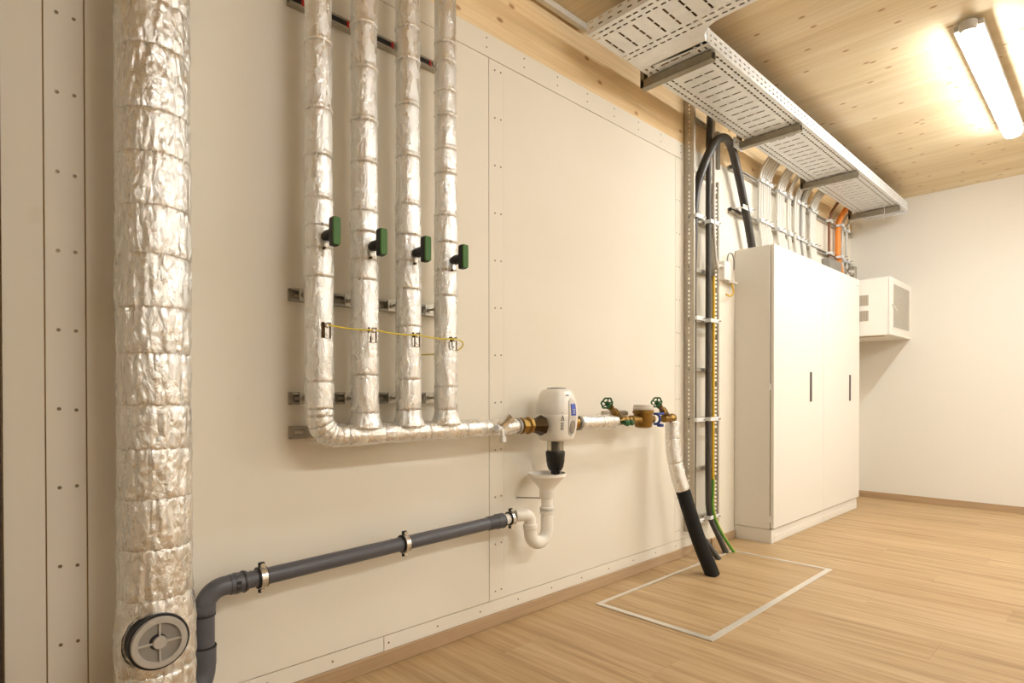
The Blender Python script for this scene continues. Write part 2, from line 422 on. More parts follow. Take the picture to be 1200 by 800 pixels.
# foil flange ruffle round the cover
MB().lathe([(.070, -.012), (.074, -.006), (.078, -.014)], (cx, -.205, cz), (0, -1, 0), 60, fn=lambda th, hh: 1+.03*noise.noise(V(math.cos(th)*4, math.sin(th)*4, hh*80))).build('foil_collar', 'foil', d, True)

# ================================================================== WASTE PIPE (grey)
YW = -.085
def wz(x): return .4225+.0255*(x-.16)
wp = empty('waste_pipe', (.512, YW, .2), 'dark grey plastic waste pipe falling leftwards along the wall', 'pipe')
MB().sweep([(.60, YW, wz(.60)), (1.625, YW, wz(1.625))], .0245, 28).build('pipe', 'grey', wp, True)
zc_ = wz(.60)
el = arc((.512+.055, YW, zc_-.055), (-1, 0, 0), (0, 0, 1), .055, 0, math.pi/2, 12)
MB().sweep([(.512, YW, .385)]+el+[(.615, YW, zc_)], .0268, 28).build('elbow', 'grey', wp, True)
for a, b, r in ((.578, .626, .0290), (.590, .600, .0305)): MB().sweep([(a, YW, wz(a)), (b, YW, wz(b))], r, 28).build('socket', 'grey', wp, True, bevel=.001)
MB().sweep([(.614, YW, wz(.614)), (.619, YW, wz(.619))], .0312, 28).build('seal_ring', 'greyd', wp, True)
MB().box((.590, YW-.0302, zc_-.012), (.602, YW-.028, zc_+.012)).build('print_mark', 'greyd', wp)
MB().sweep([(.512, YW, .39), (.512, YW, .20)], .0268, 28).build('pipe', 'grey', wp, True)
MB().lathe([(.0268, 0), (.0295, .004), (.0300, .02), (.0295, .024), (.0268, .026)], (.512, YW, .368), (0, 0, 1), 28).build('socket', 'grey', wp, True)
MB().lathe([(.0296, 0), (.0296, .004)], (.512, YW, .363), (0, 0, 1), 28).build('seal_ring', 'greyd', wp)
MB().lathe([(.0300, 0), (.0305, .004), (.0305, .05), (.0300, .055)], (.512, YW, .225), (0, 0, 1), 28).build('socket', 'grey', wp, True)
MB().lathe([(.0312, 0), (.0312, .004)], (.512, YW, .276), (0, 0, 1), 28).build('seal_ring', 'greyd', wp)
MB().sweep(smoothpath([(.512, YW, .24), (.510, YW, .205), (.492, YW-.01, .17), (.455, YW-.02, .145), (.41, YW-.03, .125)], .01), .0295, 28).build('elbow', 'grey', wp, True)
MB().lathe([(.0245, -.004), (.0275, 0), (.0275, .045), (.0295, .048), (.0300, .078), (.027, .080)], (1.555, YW, wz(1.555)), (1, 0, .0255), 28).build('reducer', 'grey', wp, True)
for r_, o_ in ((.0305, 0), (.0305, .02)):
    MB().lathe([(r_, 0), (r_, .006)], (1.603+o_*1.3, YW, wz(1.6)), (1, 0, .0255), 28).build('rib', 'greyd' if o_ else 'grey', wp)
def pipe_clamp(x, r, label):
    z = wz(x); c = empty('pipe_clamp', (x, 0, z), label, 'clamp')
    MB().lathe([(r, -.013), (r+.006, -.013), (r+.0065, .013), (r, .013)], (x, YW, z), (1, 0, 0), 32).build('rubber_lining', 'blackp', c, True)
    MB().lathe([(r+.0062, -.009), (r+.0085, -.009), (r+.0085, .009), (r+.0062, .009)], (x, YW, z), (1, 0, 0), 32).build('steel_band', 'steel', c, True)
    for s in (1, -1):
        zz = z+s*(r+.012); lug = MB().box((x-.009, YW-.004, zz-.008), (x+.009, YW+.004, zz+.008)).build('lug', 'blackp', c, bevel=.002)
        MB().cyl((x, YW-.012, zz), (x, YW+.008, zz), .004, 10).build('screw', 'steel', lug, True)
        MB().lathe([(.0065, 0), (.0065, .004)], (x, YW-.009, zz), (0, -1, 0), 6).build('screw_head', 'steel', lug)
    MB().cyl((x, YW+r, z), (x, 0, z), .004, 10).build('threaded_rod', 'steel', c)
pipe_clamp(.668, .0247, 'rubber-lined steel clamp nearest the grey pipe elbow')
pipe_clamp(1.163, .0247, 'rubber-lined steel clamp at the middle of the grey waste pipe')
pipe_clamp(1.680, .0215, 'rubber-lined steel clamp round the white pipe end')

# ------------------------------------------------------------------ white siphon
YS = -.115
sp = empty('white_siphon', (1.85, YS, .34), 'white plastic funnel and U-shaped siphon under the water filter', 'siphon')
xR, xL, zB = 1.868, 1.766, .395
MB().sweep(smoothpath([(1.628, YW, wz(1.628)), (1.70, YW, wz(1.7)), (1.725, (YW+YS)/2, .470)], .01)+[(1.735, YS+.01, .472)], .0215, 24).build('outlet_pipe', 'white', sp, True)
e1 = arc((xL-.032, YS, .440), (0, 0, 1), (1, 0, 0), .032, 0, math.pi/2, 10)
MB().sweep([(1.700, YW-.012, .4705)]+e1+[(xL, YS, .40)], .0250, 24).build('elbow', 'white', sp, True)
u_ = arc(((xL+xR)/2, YS, zB), (-1, 0, 0), (0, 0, -1), (xR-xL)/2, 0, math.pi, 18)
MB().sweep([(xL, YS, .43)]+u_+[(xR, YS, .45)], .0275, 24).build('trap_bend', 'white', sp, True)
MB().sweep([(xR, YS, .44), (xR, YS, .60)], .0255, 24).build('inlet_pipe', 'white', sp, True)
for xx, z0, z1 in ((xL, .408, .432), (xR, .458, .490)):
    MB().lathe([(.0275, 0), (.0305, .003), (.0305, z1-z0-.003), (.0275, z1-z0)], (xx, YS, z0), (0, 0, 1), 28).build('socket_ring', 'white', sp, True)
MB().lathe([(.0285, 0), (.0305, .003), (.0305, .012), (.0285, .015)], (xR, YS, .470), (0, 0, 1), 28).build('socket_ring', 'white', sp, True)
fn_ = MB().lathe([(.0295, .525), (.0325, .53), (.0325, .562), (.036, .572), (.078, .618), (.082, .622), (.082, .634), (.079, .635), (.078, .624), (.034, .577), (.020, .565), (.020, .55)], (xR, YS, 0), (0, 0, 1), 40).build('funnel', 'white', sp, True)
MB().cyl((1.800, -.001, .522), (xR-.02, YS+.01, .527), .0022, 8).build('fixing_rod', 'ink', sp)
MB().lathe([(.006, 0), (.006, .004)], (1.800, 0, .522), (0, -1, 0), 12).build('rod_base', 'white2', sp)

# ================================================================== MOUNTING RAILS
def c_rail(nm, x0, x1, z, label, group, clipxs=(), d=.026, hh=.019, rods=()):
    o = empty(nm, (x0, 0, z), label, 'rail', group)
    # backing web with slots
    xc = [x0]; q = x0+.02
    while q+.03 < x1: xc += [q, q+.028]; q += .05
    xc.append(x1); yc = [-hh, -.005, .005, hh]
    g = grid_plate(xc, yc, lambda i, j, a, b: j == 1 and i % 2 == 1, 0)
    g.v = [(a, -.002, z+b) for a, b, c in g.v]; g.build('slotted_web', 'rail', o, solid=.002)
    for s in (1, -1):
        MB().box((x0, -d, z+s*hh-.001), (x1, 0, z+s*hh+.001)).build('flange', 'rail', o)
        MB().box((x0, -d, z+s*(hh-.006)), (x1, -d+.002, z+s*hh)).build('lip', 'rail', o)
    for cx_ in clipxs:
        MB().box((cx_-.004, -d-.001, z-hh+.004), (cx_+.004, -.004, z+hh-.004)).build('end_clip', 'red', o, bevel=.001)
    for cx_ in rods:
        MB().cyl((cx_, -d+.004, z), (cx_, -.092, z), .0045, 10).build('threaded_rod', 'rail', o)
        MB().lathe([(.010, 0), (.010, .007)], (cx_, -d, z), (0, -1, 0), 6).build('nut', 'rail', o)
        MB().box((cx_-.017, -d-.003, z-hh), (cx_+.017, -d, z+hh)).build('hammer_plate', 'rail', o)
    return o
YP = -.13
RX = [.828, .984, 1.152, 1.313]; RR = [.0395, .0415, .0405, .0385]
CLX = [.828, .985, 1.158, 1.322]
gr = 'steel mounting rails behind the four foil pipes'
rl = c_rail('mounting_rail', .786, 1.385, 2.213, 'top steel mounting rail with red clips behind the foil pipes', gr, CLX, hh=.015, rods=())
for q, (a, b) in enumerate(zip([.80, .88, 1.04, 1.21], CLX)): MB().box((a, -.024, 2.213-.011), (b-.004, -.004, 2.213+.013)).build('rubber_insert', 'raild', rl)
c_rail('mounting_rail', .786, 1.385, 1.287, 'slotted steel mounting rail just below the green valve handles', gr, rods=RX)
c_rail('mounting_rail', .786, 1.385, .959, 'slotted steel mounting rail just above the horizontal foil pipe', gr, rods=RX)
c_rail('mounting_rail', .786, 1.385, .851, 'lowest steel mounting rail, mostly hidden behind the pipe bend', gr)

# ================================================================== FOUR RISERS
seams = [
 [2.034, 1.83, 1.693, 1.564, 1.48, 1.414, 1.328, 1.01, .928],
 [2.151, 2.011, 1.845, 1.713, 1.557, 1.49, 1.403, 1.339, 1.034, .912],
 [2.21, 2.102, 1.951, 1.778, 1.615, 1.512, 1.424, 1.329, 1.204, 1.023, .92],
 [2.226, 2.16, 2.055, 1.967, 1.85, 1.763, 1.612, 1.516, 1.416, 1.325, .999, .917]]
ZH = .843
VZ = [1.449, 1.445, 1.452, 1.453]
RL = ['leftmost upright foil insulated pipe with green handle, bending into the header',
      'second upright foil insulated pipe from the left, with green valve handle',
      'third upright foil insulated pipe from the left, with green valve handle',
      'rightmost and thinnest upright foil insulated pipe, with green valve handle']
for i in range(4):
    x, r = RX[i], RR[i]
    p = empty('insulated_pipe', (x, YP, .88), RL[i], 'pipe', 'upright foil insulated pipes')
    ss = [2.75, 2.42]+seams[i]+[.905 if i == 0 else .862]
    tee = (lambda q, r=r: r+.0022+(.016*max(0, min(1, (.905-q.z)/.045))**1.6)) if i else None
    for j, (a, b) in enumerate(zip(ss, ss[1:])):
        if a-b < .01: continue
        low = (a+b)/2 < 1.6
        foil_sleeve(p, [(x, YP, a), (x, YP, b)], r+(.0022 if low else 0), 'foils', .0012 if not low else .0023, 5.1*i+2.3*j, n=48, step=.006, bulge=.012 if not low else .03, lip=.0048 if not low else .0008, pinch=.03, rfn=tee if (i and a < 1.0) else None)
    zv = VZ[i]; yf = YP-r
    v = MB().lathe([(.013, -.012), (.013, .012), (.0165, .016), (.0165, .034), (.014, .040), (.012, .060)], (x, yf, zv-.004), (0, -1, 0), 20).build('valve_stem', 'blackp', p, True)
    # handle: rounded upright plate
    def plate(nm, mat, y0, y1, w_, h_, par):
        poly = [(x+sx*w_*fx, y0, zv+sz*h_*fz) for sx, sz, fx, fz in ((-1,-1,.75,1),(1,-1,.75,1),(1,-1,.95,.9),(1,-1,1,.4),(1,1,1,.4),(1,1,.95,.9),(1,1,.75,1),(-1,1,.75,1),(-1,1,.95,.9),(-1,1,-1,.4) if 0 else (-1,1,1,.4),(-1,-1,1,.4),(-1,-1,.95,.9))]
        return MB().prism(poly, (0, y1-y0, 0)).build(nm, mat, par, bevel=.002)
    hb = plate('valve_handle', 'blackp', yf-.048, yf-.070, .0122, .0420, p)
    plate('green_cap', 'green', yf-.0695, yf-.0775, .0122, .0405, hb)
    # small tag and cut-out under the stem
    MB().box((x-.008, yf-.012, zv-.038), (x+.006, yf+.004, zv-.020)).build('valve_body_tip', 'steel', p, bevel=.002)
    MB().cyl((x-.006, yf-.012, zv-.040), (x-.006, yf-.002, zv-.040), .004, 8).build('drain_screw', 'brassd', p)
    # earthing clamp window
    zz = 1.165-.004*i
    cw = MB().prism([(x-.013, yf-.0035, zz-.024), (x+.017, yf-.0035, zz-.024), (x+.017, yf-.0035, zz+.024), (x-.013, yf-.0035, zz+.024)], (0, .010, 0)).build('cut_out', 'brassd', p)
    MB().box((x-.004, yf-.007, zz-.024), (x+.010, yf-.003, zz+.016)).build('clamp_strap', 'steel', cw, bevel=.001)
    if i: MB().box((x-.014, yf-.006, zz-.022), (x-.009, yf-.003, zz+.006)).build('clamp_tab', 'steel', cw)
    MB().lathe([(.0085, 0), (.0085, .005), (.005, .009)], (x+.003, yf-.004, zz+.014), (0, -1, 0), 8).build('clamp_bolt', 'steel', cw, True)
    MB().lathe([(.0045, 0), (.0045, .004)], (x+.004, yf-.006, zz-.012), (0, -1, 0), 8).build('clamp_screw', 'steel', cw)
# earthing wire
yfw = YP-.052
wire = [(RX[i]+.003, yfw, 1.165-.004*i+.015) for i in range(4)]
ww = []
for a, b in zip(wire, wire[1:]):
    for t in (0, .33, .66): ww.append(Vector(a).lerp(Vector(b), t)+V(0, 0, -.004*math.sin(math.pi*t)))
ww += [Vector(wire[3]), V(1.355, YP-.042, 1.163), V(1.373, YP-.02, 1.147), V(1.362, YP+.01, 1.130), V(1.33, YP+.06, 1.122), V(1.25, -.02, 1.118), V(1.19, -.01, 1.120)]
tag(MB().sweep(smoothpath(ww, .01), .0026, 10).build('earthing_wire', 'yel', smooth=True), 'thin yellow earthing wire strung across the four foil pipes', 'wire')

# ================================================================== HEADER
hd = empty('header_pipe', (.828, YP, ZH), 'horizontal foil insulated header pipe with a segmented bend at its left end', 'pipe')
rb = .062; rh = .0355
bend = arc((RX[0]+rb, YP, ZH+rb), (-1, 0, 0), (0, 0, -1), rb, 0, math.pi/2, 24)
bs = [0, 6, 11, 15, 19, 24]
for j, (a, b) in enumerate(zip(bs, bs[1:])):
    foil_sleeve(hd, bend[a:b+1], .0395, 'foils', .0012, 60+j*3.3, n=48, step=.005, name='foil_gore', bulge=.01, pinch=.03, rfn=lambda p: .040-.004*max(0, min(1, (p.x-.84)/.05)), ref=(0, -1, 0))
hs = [RX[0]+rb, .915, 1.045, 1.225, 1.395, 1.485, 1.523, 1.60, 1.668]
for j, (a, b) in enumerate(zip(hs, hs[1:])):
    foil_sleeve(hd, [(a, YP, ZH), (b, YP, ZH)], rh-.0008*j, 'foils', .0015, 80+j*2.9, n=48, step=.006, bulge=.02, pinch=.065)
MB().lathe([(.0315, 0), (.0315, .014)], (1.668, YP, ZH), (1, 0, 0), 28).build('end_ring', 'coverd', hd, True)
# drain valve
dv = empty('drain_valve', (1.555, YP, ZH), 'small chrome drain valve on the foil header pipe', 'valve')
MB().lathe([(.019, 0), (.019, .012), (.015, .014), (.015, .040), (.020, .042), (.020, .062), (.016, .064)], (1.553, YP-.030, ZH-.002), (.55, -.35, .62), 8).build('bonnet', 'steel', dv, True)
MB().lathe([(.010, 0), (.010, .030), (.015, .032), (.015, .052), (.013, .054)], (1.556, YP-.040, ZH-.004), (0, -.1, -1), 8).build('outlet', 'steel', dv, True)
MB().lathe([(.007, 0), (.007, .030), (.013, .032), (.013, .044)], (1.553, YP-.042, ZH-.002), (-1, -.3, .06), 10).build('knob', 'galv', dv, True)
MB().lathe([(.016, 0), (.018, .01), (.014, .02)], (1.555, YP-.028, ZH-.004), (0, -1, 0), 16).build('body', 'steel', dv, True)
# ================================================================== WATER FILTER
FX, FY = 1.914, YP
wf = empty('water_filter', (FX, FY, .62), 'white barrel-shaped water filter with blue display and black bottom cup', 'filter')
prof = [(.054, .772), (.063, .775), (.070, .785), (.0755, .805), (.081, .84), (.0838, .868), (.0842, .885), (.0833, .8865), (.0840, .888), (.0822, .915), (.0775, .942), (.0705, .965), (.062, .983), (.054, .992), (.046, .995)]
def sup(th, h_=0, n=2.7): 
    c_, s_ = abs(math.cos(th)), abs(math.sin(th)); return (c_**n+s_**n)**(-1/n)
MB().lathe(prof, (FX, FY, 0), (0, 0, 1), 64, fn=sup).build('housing', 'white', wf, True)
MB().lathe([(.040, .994), (.038, .999), (.020, 1.002)], (FX, FY, 0), (0, 0, 1), 48, fn=sup).build('top_cap', 'coverd', wf, True)
def fpt(th, z, off=.0):
    r = None
    for (r0, h0), (r1, h1) in zip(prof, prof[1:]):
        if h0 <= z <= h1: r = r0+(r1-r0)*(z-h0)/(h1-h0)
    r = r*sup(th)+off; return V(FX+r*math.cos(th), FY+r*math.sin(th), z)
def patch(nm, mat, th0, th1, z0, z1, off, par, rnd=0, nu=10, nv=12, thick=.002):
    """curved patch wrapped on the housing, optionally oval"""
    m = MB(); ring = []
    tc, zc2, tw, zh = (th0+th1)/2, (z0+z1)/2, (th1-th0)/2, (z1-z0)/2
    for j in range(nv+1):
        v_ = -1+2*j/nv; wv = (1-abs(v_)**rnd)**(1/rnd) if rnd else 1
        for i in range(nu+1):
            u = -1+2*i/nu; m.v.append(tuple(fpt(tc+tw*u*wv, zc2+zh*v_, off)))
    for j in range(nv):
        for i in range(nu):
            a = j*(nu+1)+i; m.f.append((a, a+1, a+nu+2, a+nu+1))
    o = m.build(nm, mat, par, smooth=True); s = o.modifiers.new('solid', 'SOLIDIFY'); s.thickness = thick; s.offset = 0; return o
F0 = -math.pi/2
pn = patch('display_panel', 'white2', F0-.20, F0+.38, .793, .957, .0015, wf, rnd=3.2)
patch('screen', 'screen', F0-.03, F0+.31, .882, .932, .0035, pn)
patch('handle_recess', 'cablg', F0-.11, F0+.31, .803, .862, .0035, pn, rnd=2.2)
patch('recess_highlight', 'steel', F0+.05, F0+.12, .815, .850, .0055, pn, rnd=2.2)
for q in range(3): patch('screen_text', 'cablw', F0+.05, F0+.22, .906-.008*q, .909-.008*q, .0048, pn, nv=1, nu=3, thick=.0006)
lb = patch('type_marks', 'ink', F0-.63, F0-.50, .893, .8945, .0012, wf, nv=1, nu=2, thick=.0008)
m = MB(); c0, zt = F0-.56, .872
T = [fpt(c0-.075, zt-.010, .0016), fpt(c0+.075, zt-.010, .0016), fpt(c0, zt+.011, .0016)]
for a in range(3): m.sweep([T[a], T[(a+1) % 3]], .0011, 6)
m.sweep([fpt(c0, zt-.005, .0016), fpt(c0, zt+.003, .0016)], .001, 6); m.build('warning_triangle', 'ink', wf)
for q in range(6): patch('small_print', 'ink', F0-.64, F0-.49, .851-.0056*q, .8535-.0056*q, .0012, wf, nv=1, nu=3, thick=.0006)
patch('brand_print', 'coverd', F0-.28, F0-.02, .965, .970, .0012, wf, nv=1, nu=4, thick=.0006)
MB().lathe([(.036, .720), (.036, .775)], (FX-.008, FY, 0), (0, 0, 1), 32).build('clear_cup', 'glass', wf, True)
MB().lathe([(.014, .722), (.014, .774)], (FX-.008, FY, 0), (0, 0, 1), 20).build('filter_core', 'blackp', wf, True)
MB().lathe([(.030, .725), (.0405, .727), (.042, .722), (.0415, .705), (.0405, .703), (.039, .685), (.034, .660), (.028, .645), (.021, .642), (.020, .630), (.019, .627), (.007, .626), (.0065, .615)], (FX-.008, FY, 0), (0, 0, 1), 48,
           fn=lambda th, h_: 1+(.035*(1 if math.sin(th*16) > 0 else 0) if .645 < h_ < .70 else 0)).build('bottom_cup', 'blackp', wf, True)
MB().lathe([(.028, 0), (.034, .004), (.034, .022), (.029, .025), (.029, .040), (.036, .044), (.036, .06), (.030, .062)], (1.688, FY, ZH), (1, 0, 0), 8).build('brass_union', 'brass', wf, True)
MB().lathe([(.027, 0), (.030, .03), (.043, .062), (.043, .07)], (1.748, FY, ZH-.002), (1, 0, 0), 8).build('brass_flange', 'brassd', wf, True)
MB().lathe([(.036, 0), (.036, .018), (.028, .02), (.028, .055)], (1.99, FY, ZH), (1, 0, 0), 12).build('brass_union', 'brass', wf, True)
# ------------------------------------------------------------------ short insulated pipe
si = empty('insulated_pipe', (2.05, FY, ZH), 'short horizontal foil insulated pipe right of the white filter', 'pipe')
MB().lathe([(.031, 0), (.033, .002), (.033, .014), (.031, .016)], (2.050, FY, ZH), (1, 0, 0), 28).build('end_ring', 'coverd', si, True)
foil_sleeve(si, [(2.066, FY, ZH), (2.22, FY, ZH)], .0325, 'foils', .0016, 201, bulge=.01)
foil_sleeve(si, [(2.22, FY, ZH), (2.335, FY, ZH)], .0322, 'foils', .0016, 207, bulge=.01)
# ------------------------------------------------------------------ stop valves
def stop_valve(x, wx, label):
    v = empty('stop_valve', (x, FY, ZH), label, 'valve', 'slanted brass stop valves')
    MB().lathe([(.020, -.05), (.022, -.045), (.022, -.028), (.017, -.026), (.022, 0), (.019, .020), (.023, .026), (.023, .042), (.018, .045)], (x, FY, ZH), (1, 0, 0), 12).build('body', 'brass', v, True)
    a = V(x-.005, FY, ZH+.008); b = V(wx, FY-.035, ZH+.088); ax = (b-a).normalized(); L = (b-a).length
    MB().lathe([(.017, 0), (.018, L*.28), (.0205, L*.30), (.0205, L*.46), (.015, L*.48), (.014, L*.72), (.0165, L*.74), (.0165, L*.80), (.006, L*.81), (.005, L*1.0)], a, ax, 10).build('bonnet', 'brass', v, True)
    u = ax.cross(V(0, 0, 1)).normalized(); q = u.cross(ax); wh = MB(); R_ = .026
    wh.sweep([b+u*(R_*(1+.07*math.cos(6*t))*math.cos(t))+q*(R_*(1+.07*math.cos(6*t))*math.sin(t)) for t in [2*math.pi*k/48 for k in range(49)]], .0042, 8, False)
    for k in range(5): t = 2*math.pi*k/5+.4; wh.sweep([b-ax*.006, b+u*(R_*math.cos(t))+q*(R_*math.sin(t))], .0032, 6)
    wh.lathe([(.012, -.022), (.013, -.004), (.008, .004)], b, ax, 12)
    wh.build('handwheel', 'greenc', v, True)
    return v
v1 = stop_valve(2.385, 2.225, 'slanted brass stop valve left of the water meter, green handwheel')
MB().lathe([(.010, 0), (.010, .022), (.014, .024), (.014, .038), (.010, .041)], (2.375, FY-.014, ZH-.006), (-.1, -1, -.15), 12).build('drain_cap', 'greenc', v1, True)
MB().lathe([(.010, 0), (.010, .022), (.014, .024), (.014, .038), (.010, .041)], (2.408, FY-.014, ZH-.004), (.1, -1, -.15), 12).build('drain_cap', 'greenc', v1, True)
v2 = stop_valve(2.815, 2.645, 'slanted brass stop valve right of the water meter, green handwheel')
MB().lathe([(.018, -.01), (.024, 0), (.024, .03), (.02, .035)], (2.835, FY, ZH), (1, 0, 0), 8).build('end_nut', 'brass', v2, True)
# ------------------------------------------------------------------ water meter
wm = empty('water_meter', (2.575, FY, .81), 'round brass water meter with a pale lid between the two valves', 'meter')
MB().lathe([(.030, .800), (.043, .806), (.046, .82), (.046, .862), (.050, .872), (.054, .876), (.054, .889), (.050, .892)], (2.577, FY, 0), (0, 0, 1), 36).build('meter_body', 'brass', wm, True)
MB().lathe([(.050, .892), (.052, .895), (.052, .903), (.050, .905), (.050, .916), (.046, .919)], (2.577, FY, 0), (0, 0, 1), 36).build('meter_lid', 'cablw', wm, True)
MB().lathe([(.018, 0), (.019, .02), (.024, .022), (.024, .045), (.020, .047), (.024, .09)], (2.445, FY, ZH), (1, 0, 0), 12).build('inlet_port', 'brass', wm, True)
MB().lathe([(.026, 0), (.022, .04), (.022, .05)], (2.61, FY, ZH), (1, 0, 0), 16).build('outlet_port', 'brass', wm, True)
bc = MB().sweep(arc((2.690, FY, ZH), (0, -1, 0), (0, 0, 1), .027, -1.9, 1.9, 16), .007, 8).build('blue_clip', 'blue', wm, True)
tag(bc, label='blue plastic sealing clip')
MB().box((2.678, FY-.045, ZH-.040), (2.700, FY-.015, ZH-.024)).build('clip_foot', 'blue', wm, bevel=.003)
MB().box((2.665, FY-.030, ZH+.022), (2.730, FY-.010, ZH+.034)).build('clip_top', 'blue', wm, bevel=.003)
mb_ = empty('meter_bracket', (2.47, 0, .87), 'grey steel wall bracket behind the water meter', 'bracket')
MB().box((2.36, -.05, .864), (2.56, -.045, .884)).build('bracket_arm', 'rail', mb_, bevel=.001)
MB().box((2.40, -.05, .86), (2.405, 0, .888)).build('bracket_leg', 'rail', mb_)
MB().box((2.535, -.05, .86), (2.540, 0, .888)).build('bracket_leg', 'rail', mb_)
# ------------------------------------------------------------------ supply pipe dropping to the hatch
sup_ = empty('supply_pipe', (2.967, -.307, 0), 'supply pipe with foil upper part and thick black insulation entering the floor hatch', 'pipe')
path = smoothpath([(2.860, -.130, ZH+.005), (2.856, -.132, .75), (2.855, -.140, .65), (2.866, -.163, .52), (2.882, -.185, .435), (2.925, -.245, .20), (2.967, -.310, 0.0)], .01)
top = [p for p in path if p.z > .437 and p.z < .832]; bot = [p for p in path if p.z <= .437]
cut = [0, 8, 16, len(top)//2+6, len(top)-1]; cut = [0, 9, 22, len(top)-1]
for j, (a, b) in enumerate(zip(cut, cut[1:])):
    foil_sleeve(sup_, top[a:b+1], .0395, 'foils', .0013, 300+j*4, bulge=.01, pinch=.02)
MB().sweep([top[-1]+V(-.002, .002, .006)]+bot, [.0385]*(len(bot)+1), 32).build('black_insulation', 'black', sup_, True)
MB().sweep([path[0], path[1], path[2]], .020, 16).build('brass_elbow', 'brass', sup_, True)

# ================================================================== CABLE LADDER
cl = empty('cable_ladder', (3.2, 0, .15), 'upright galvanised perforated cable ladder left of the white cabinet', 'cable ladder')
def ladder_rail(x, z0, z1, ya, yb, name='side_rail'):
    zc2 = [z0]; q = z0+.008
    while q+.02 < z1: zc2 += [q, q+.0135]; q += .0245
    zc2.append(z1)
    g = grid_plate(zc2, [-.064, ya, yb, -.002], lambda i, j, a, b: j == 1 and i % 2 == 1 and (i//2) % 12 < 11, 0)
    g.v = [(x, b, a) for a, b, c in g.v]
    return g.build(name, 'rail', cl, solid=.002)
ladder_rail(3.200, .15, ZC, -.039, -.030); ladder_rail(3.500, .165, 2.30, -.058, -.045)
for x, s, z0, z1 in ((3.200, 1, .15, ZC), (3.500, 1, .165, 2.30)):
    MB().box((x, -.066, z0), (x+s*.016, -.064, z1)).build('rail_flange', 'rail', cl)
    MB().box((x, -.002, z0), (x+s*.016, 0, z1)).build('rail_flange', 'rail', cl)
for k in range(9):
    z = .215+.3025*k
    if z > ZC: break
    MB().box((3.202, -.031, z-.012), (3.498, -.008, z+.012)).build('rung', 'rail', cl, bevel=.002)
for z in (.215, .82, 1.425, 2.03):
    for xa, xb in ((3.205, 3.30), (3.375, 3.492)):
        c = MB().box((xa, -.084, z-.012), (xb, -.078, z+.012)).build('cable_clamp', 'galv', cl, bevel=.002)
        MB().box((xa, -.080, z-.011), (xa+.004, -.04, z+.011)).build('clamp_cheek', 'galv', c); MB().box((xb-.004, -.080, z-.011), (xb, -.04, z+.011)).build('clamp_cheek', 'galv', c)
        MB().cyl((xb-.02, -.078, z), (xb-.02, -.098, z), .005, 8).build('clamp_bolt', 'steel', c)
def cable(nm, pts, r, mat, label, group=None, n=12, cat='cable'):
    return tag(MB().sweep(smoothpath(pts, .025), r, n).build(nm, mat, smooth=True), label, cat, group)
cable('power_cable', [(3.275, -.19, 0.0), (3.25, -.12, .10), (3.232, -.052, .22), (3.230, -.05, .9), (3.230, -.05, 1.9), (3.238, -.055, 2.16), (3.275, -.085, 2.33), (3.35, -.110, 2.475), (3.46, -.108, 2.55), (3.57, -.098, 2.565), (3.67, -.078, 2.53), (3.75, -.07, 2.44), (3.82, -.068, 2.32), (3.91, -.066, 2.14), (3.995, -.066, 1.94)], [.0165+.0095*max(0, min(1, (k-68)/14)) for k in range(200)], 'cablh', 'thick black power cable arching from the ladder over to the white cabinet')
cable('power_cable', [(3.445, -.150, 0.0), (3.425, -.11, .10), (3.405, -.06, .24), (3.395, -.055, .5), (3.395, -.055, 1.5), (3.395, -.055, 2.4), (3.40, -.06, 2.70)], .017, 'cablk', 'thick dark cable running straight down the right half of the ladder')
cable('grey_cable', [(3.42, -.075, 2.72), (3.415, -.08, 2.3), (3.42, -.078, 2.0), (3.45, -.074, 1.82), (3.485, -.070, 1.76), (3.52, -.045, 1.77), (3.60, -.03, 1.80), (3.66, -.03, 1.79)], .010, 'cablw', 'light grey cable leaving the ladder towards the small junction box')
yg = empty('earth_cable', (3.47, -.158, 0), 'yellow and green earth cable on the ladder ending at the hatch', 'cable')
pth = smoothpath([(3.435, -.070, 1.70), (3.428, -.074, 1.5), (3.422, -.075, 1.0), (3.420, -.075, .45), (3.418, -.078, .25), (3.45, -.115, .12), (3.492, -.178, 0)], .02)
hi = [p for p in pth if p.z > .44]; lo = [p for p in pth if p.z <= .46]
MB().sweep(hi, .0085, 12).build('yellow_length', 'yellow', yg, True); MB().sweep(lo, .009, 12).build('green_length', 'yg', yg, True)
MB().sweep([p+V(.005, -.006, 0) for p in lo], .0042, 8).build('yellow_stripe', 'yel', yg, True)
jb = empty('junction_box', (3.67, 0, 1.71), 'small white junction box on the wall between ladder and cabinet', 'junction box')
MB().box((3.63, -.045, 1.715), (3.715, 0, 1.835)).build('box_body', 'white', jb, bevel=.004)
MB().box((3.70, -.04, 1.705), (3.83, 0, 1.722)).build('base_plate', 'white2', jb, bevel=.002)
cable('earth_wire', [(3.77, -.025, 1.705), (3.775, -.035, 1.65), (3.72, -.04, 1.615), (3.66, -.04, 1.62)], .0055, 'yellow', 'short yellow wire looping below the small junction box')
cable('grey_cable', [(3.69, -.03, 1.83), (3.70, -.035, 1.885), (3.75, -.035, 1.90), (3.79, -.03, 1.86), (3.79, -.03, 1.80)], .0045, 'cablg', 'thin grey cable looping above the small junction box')
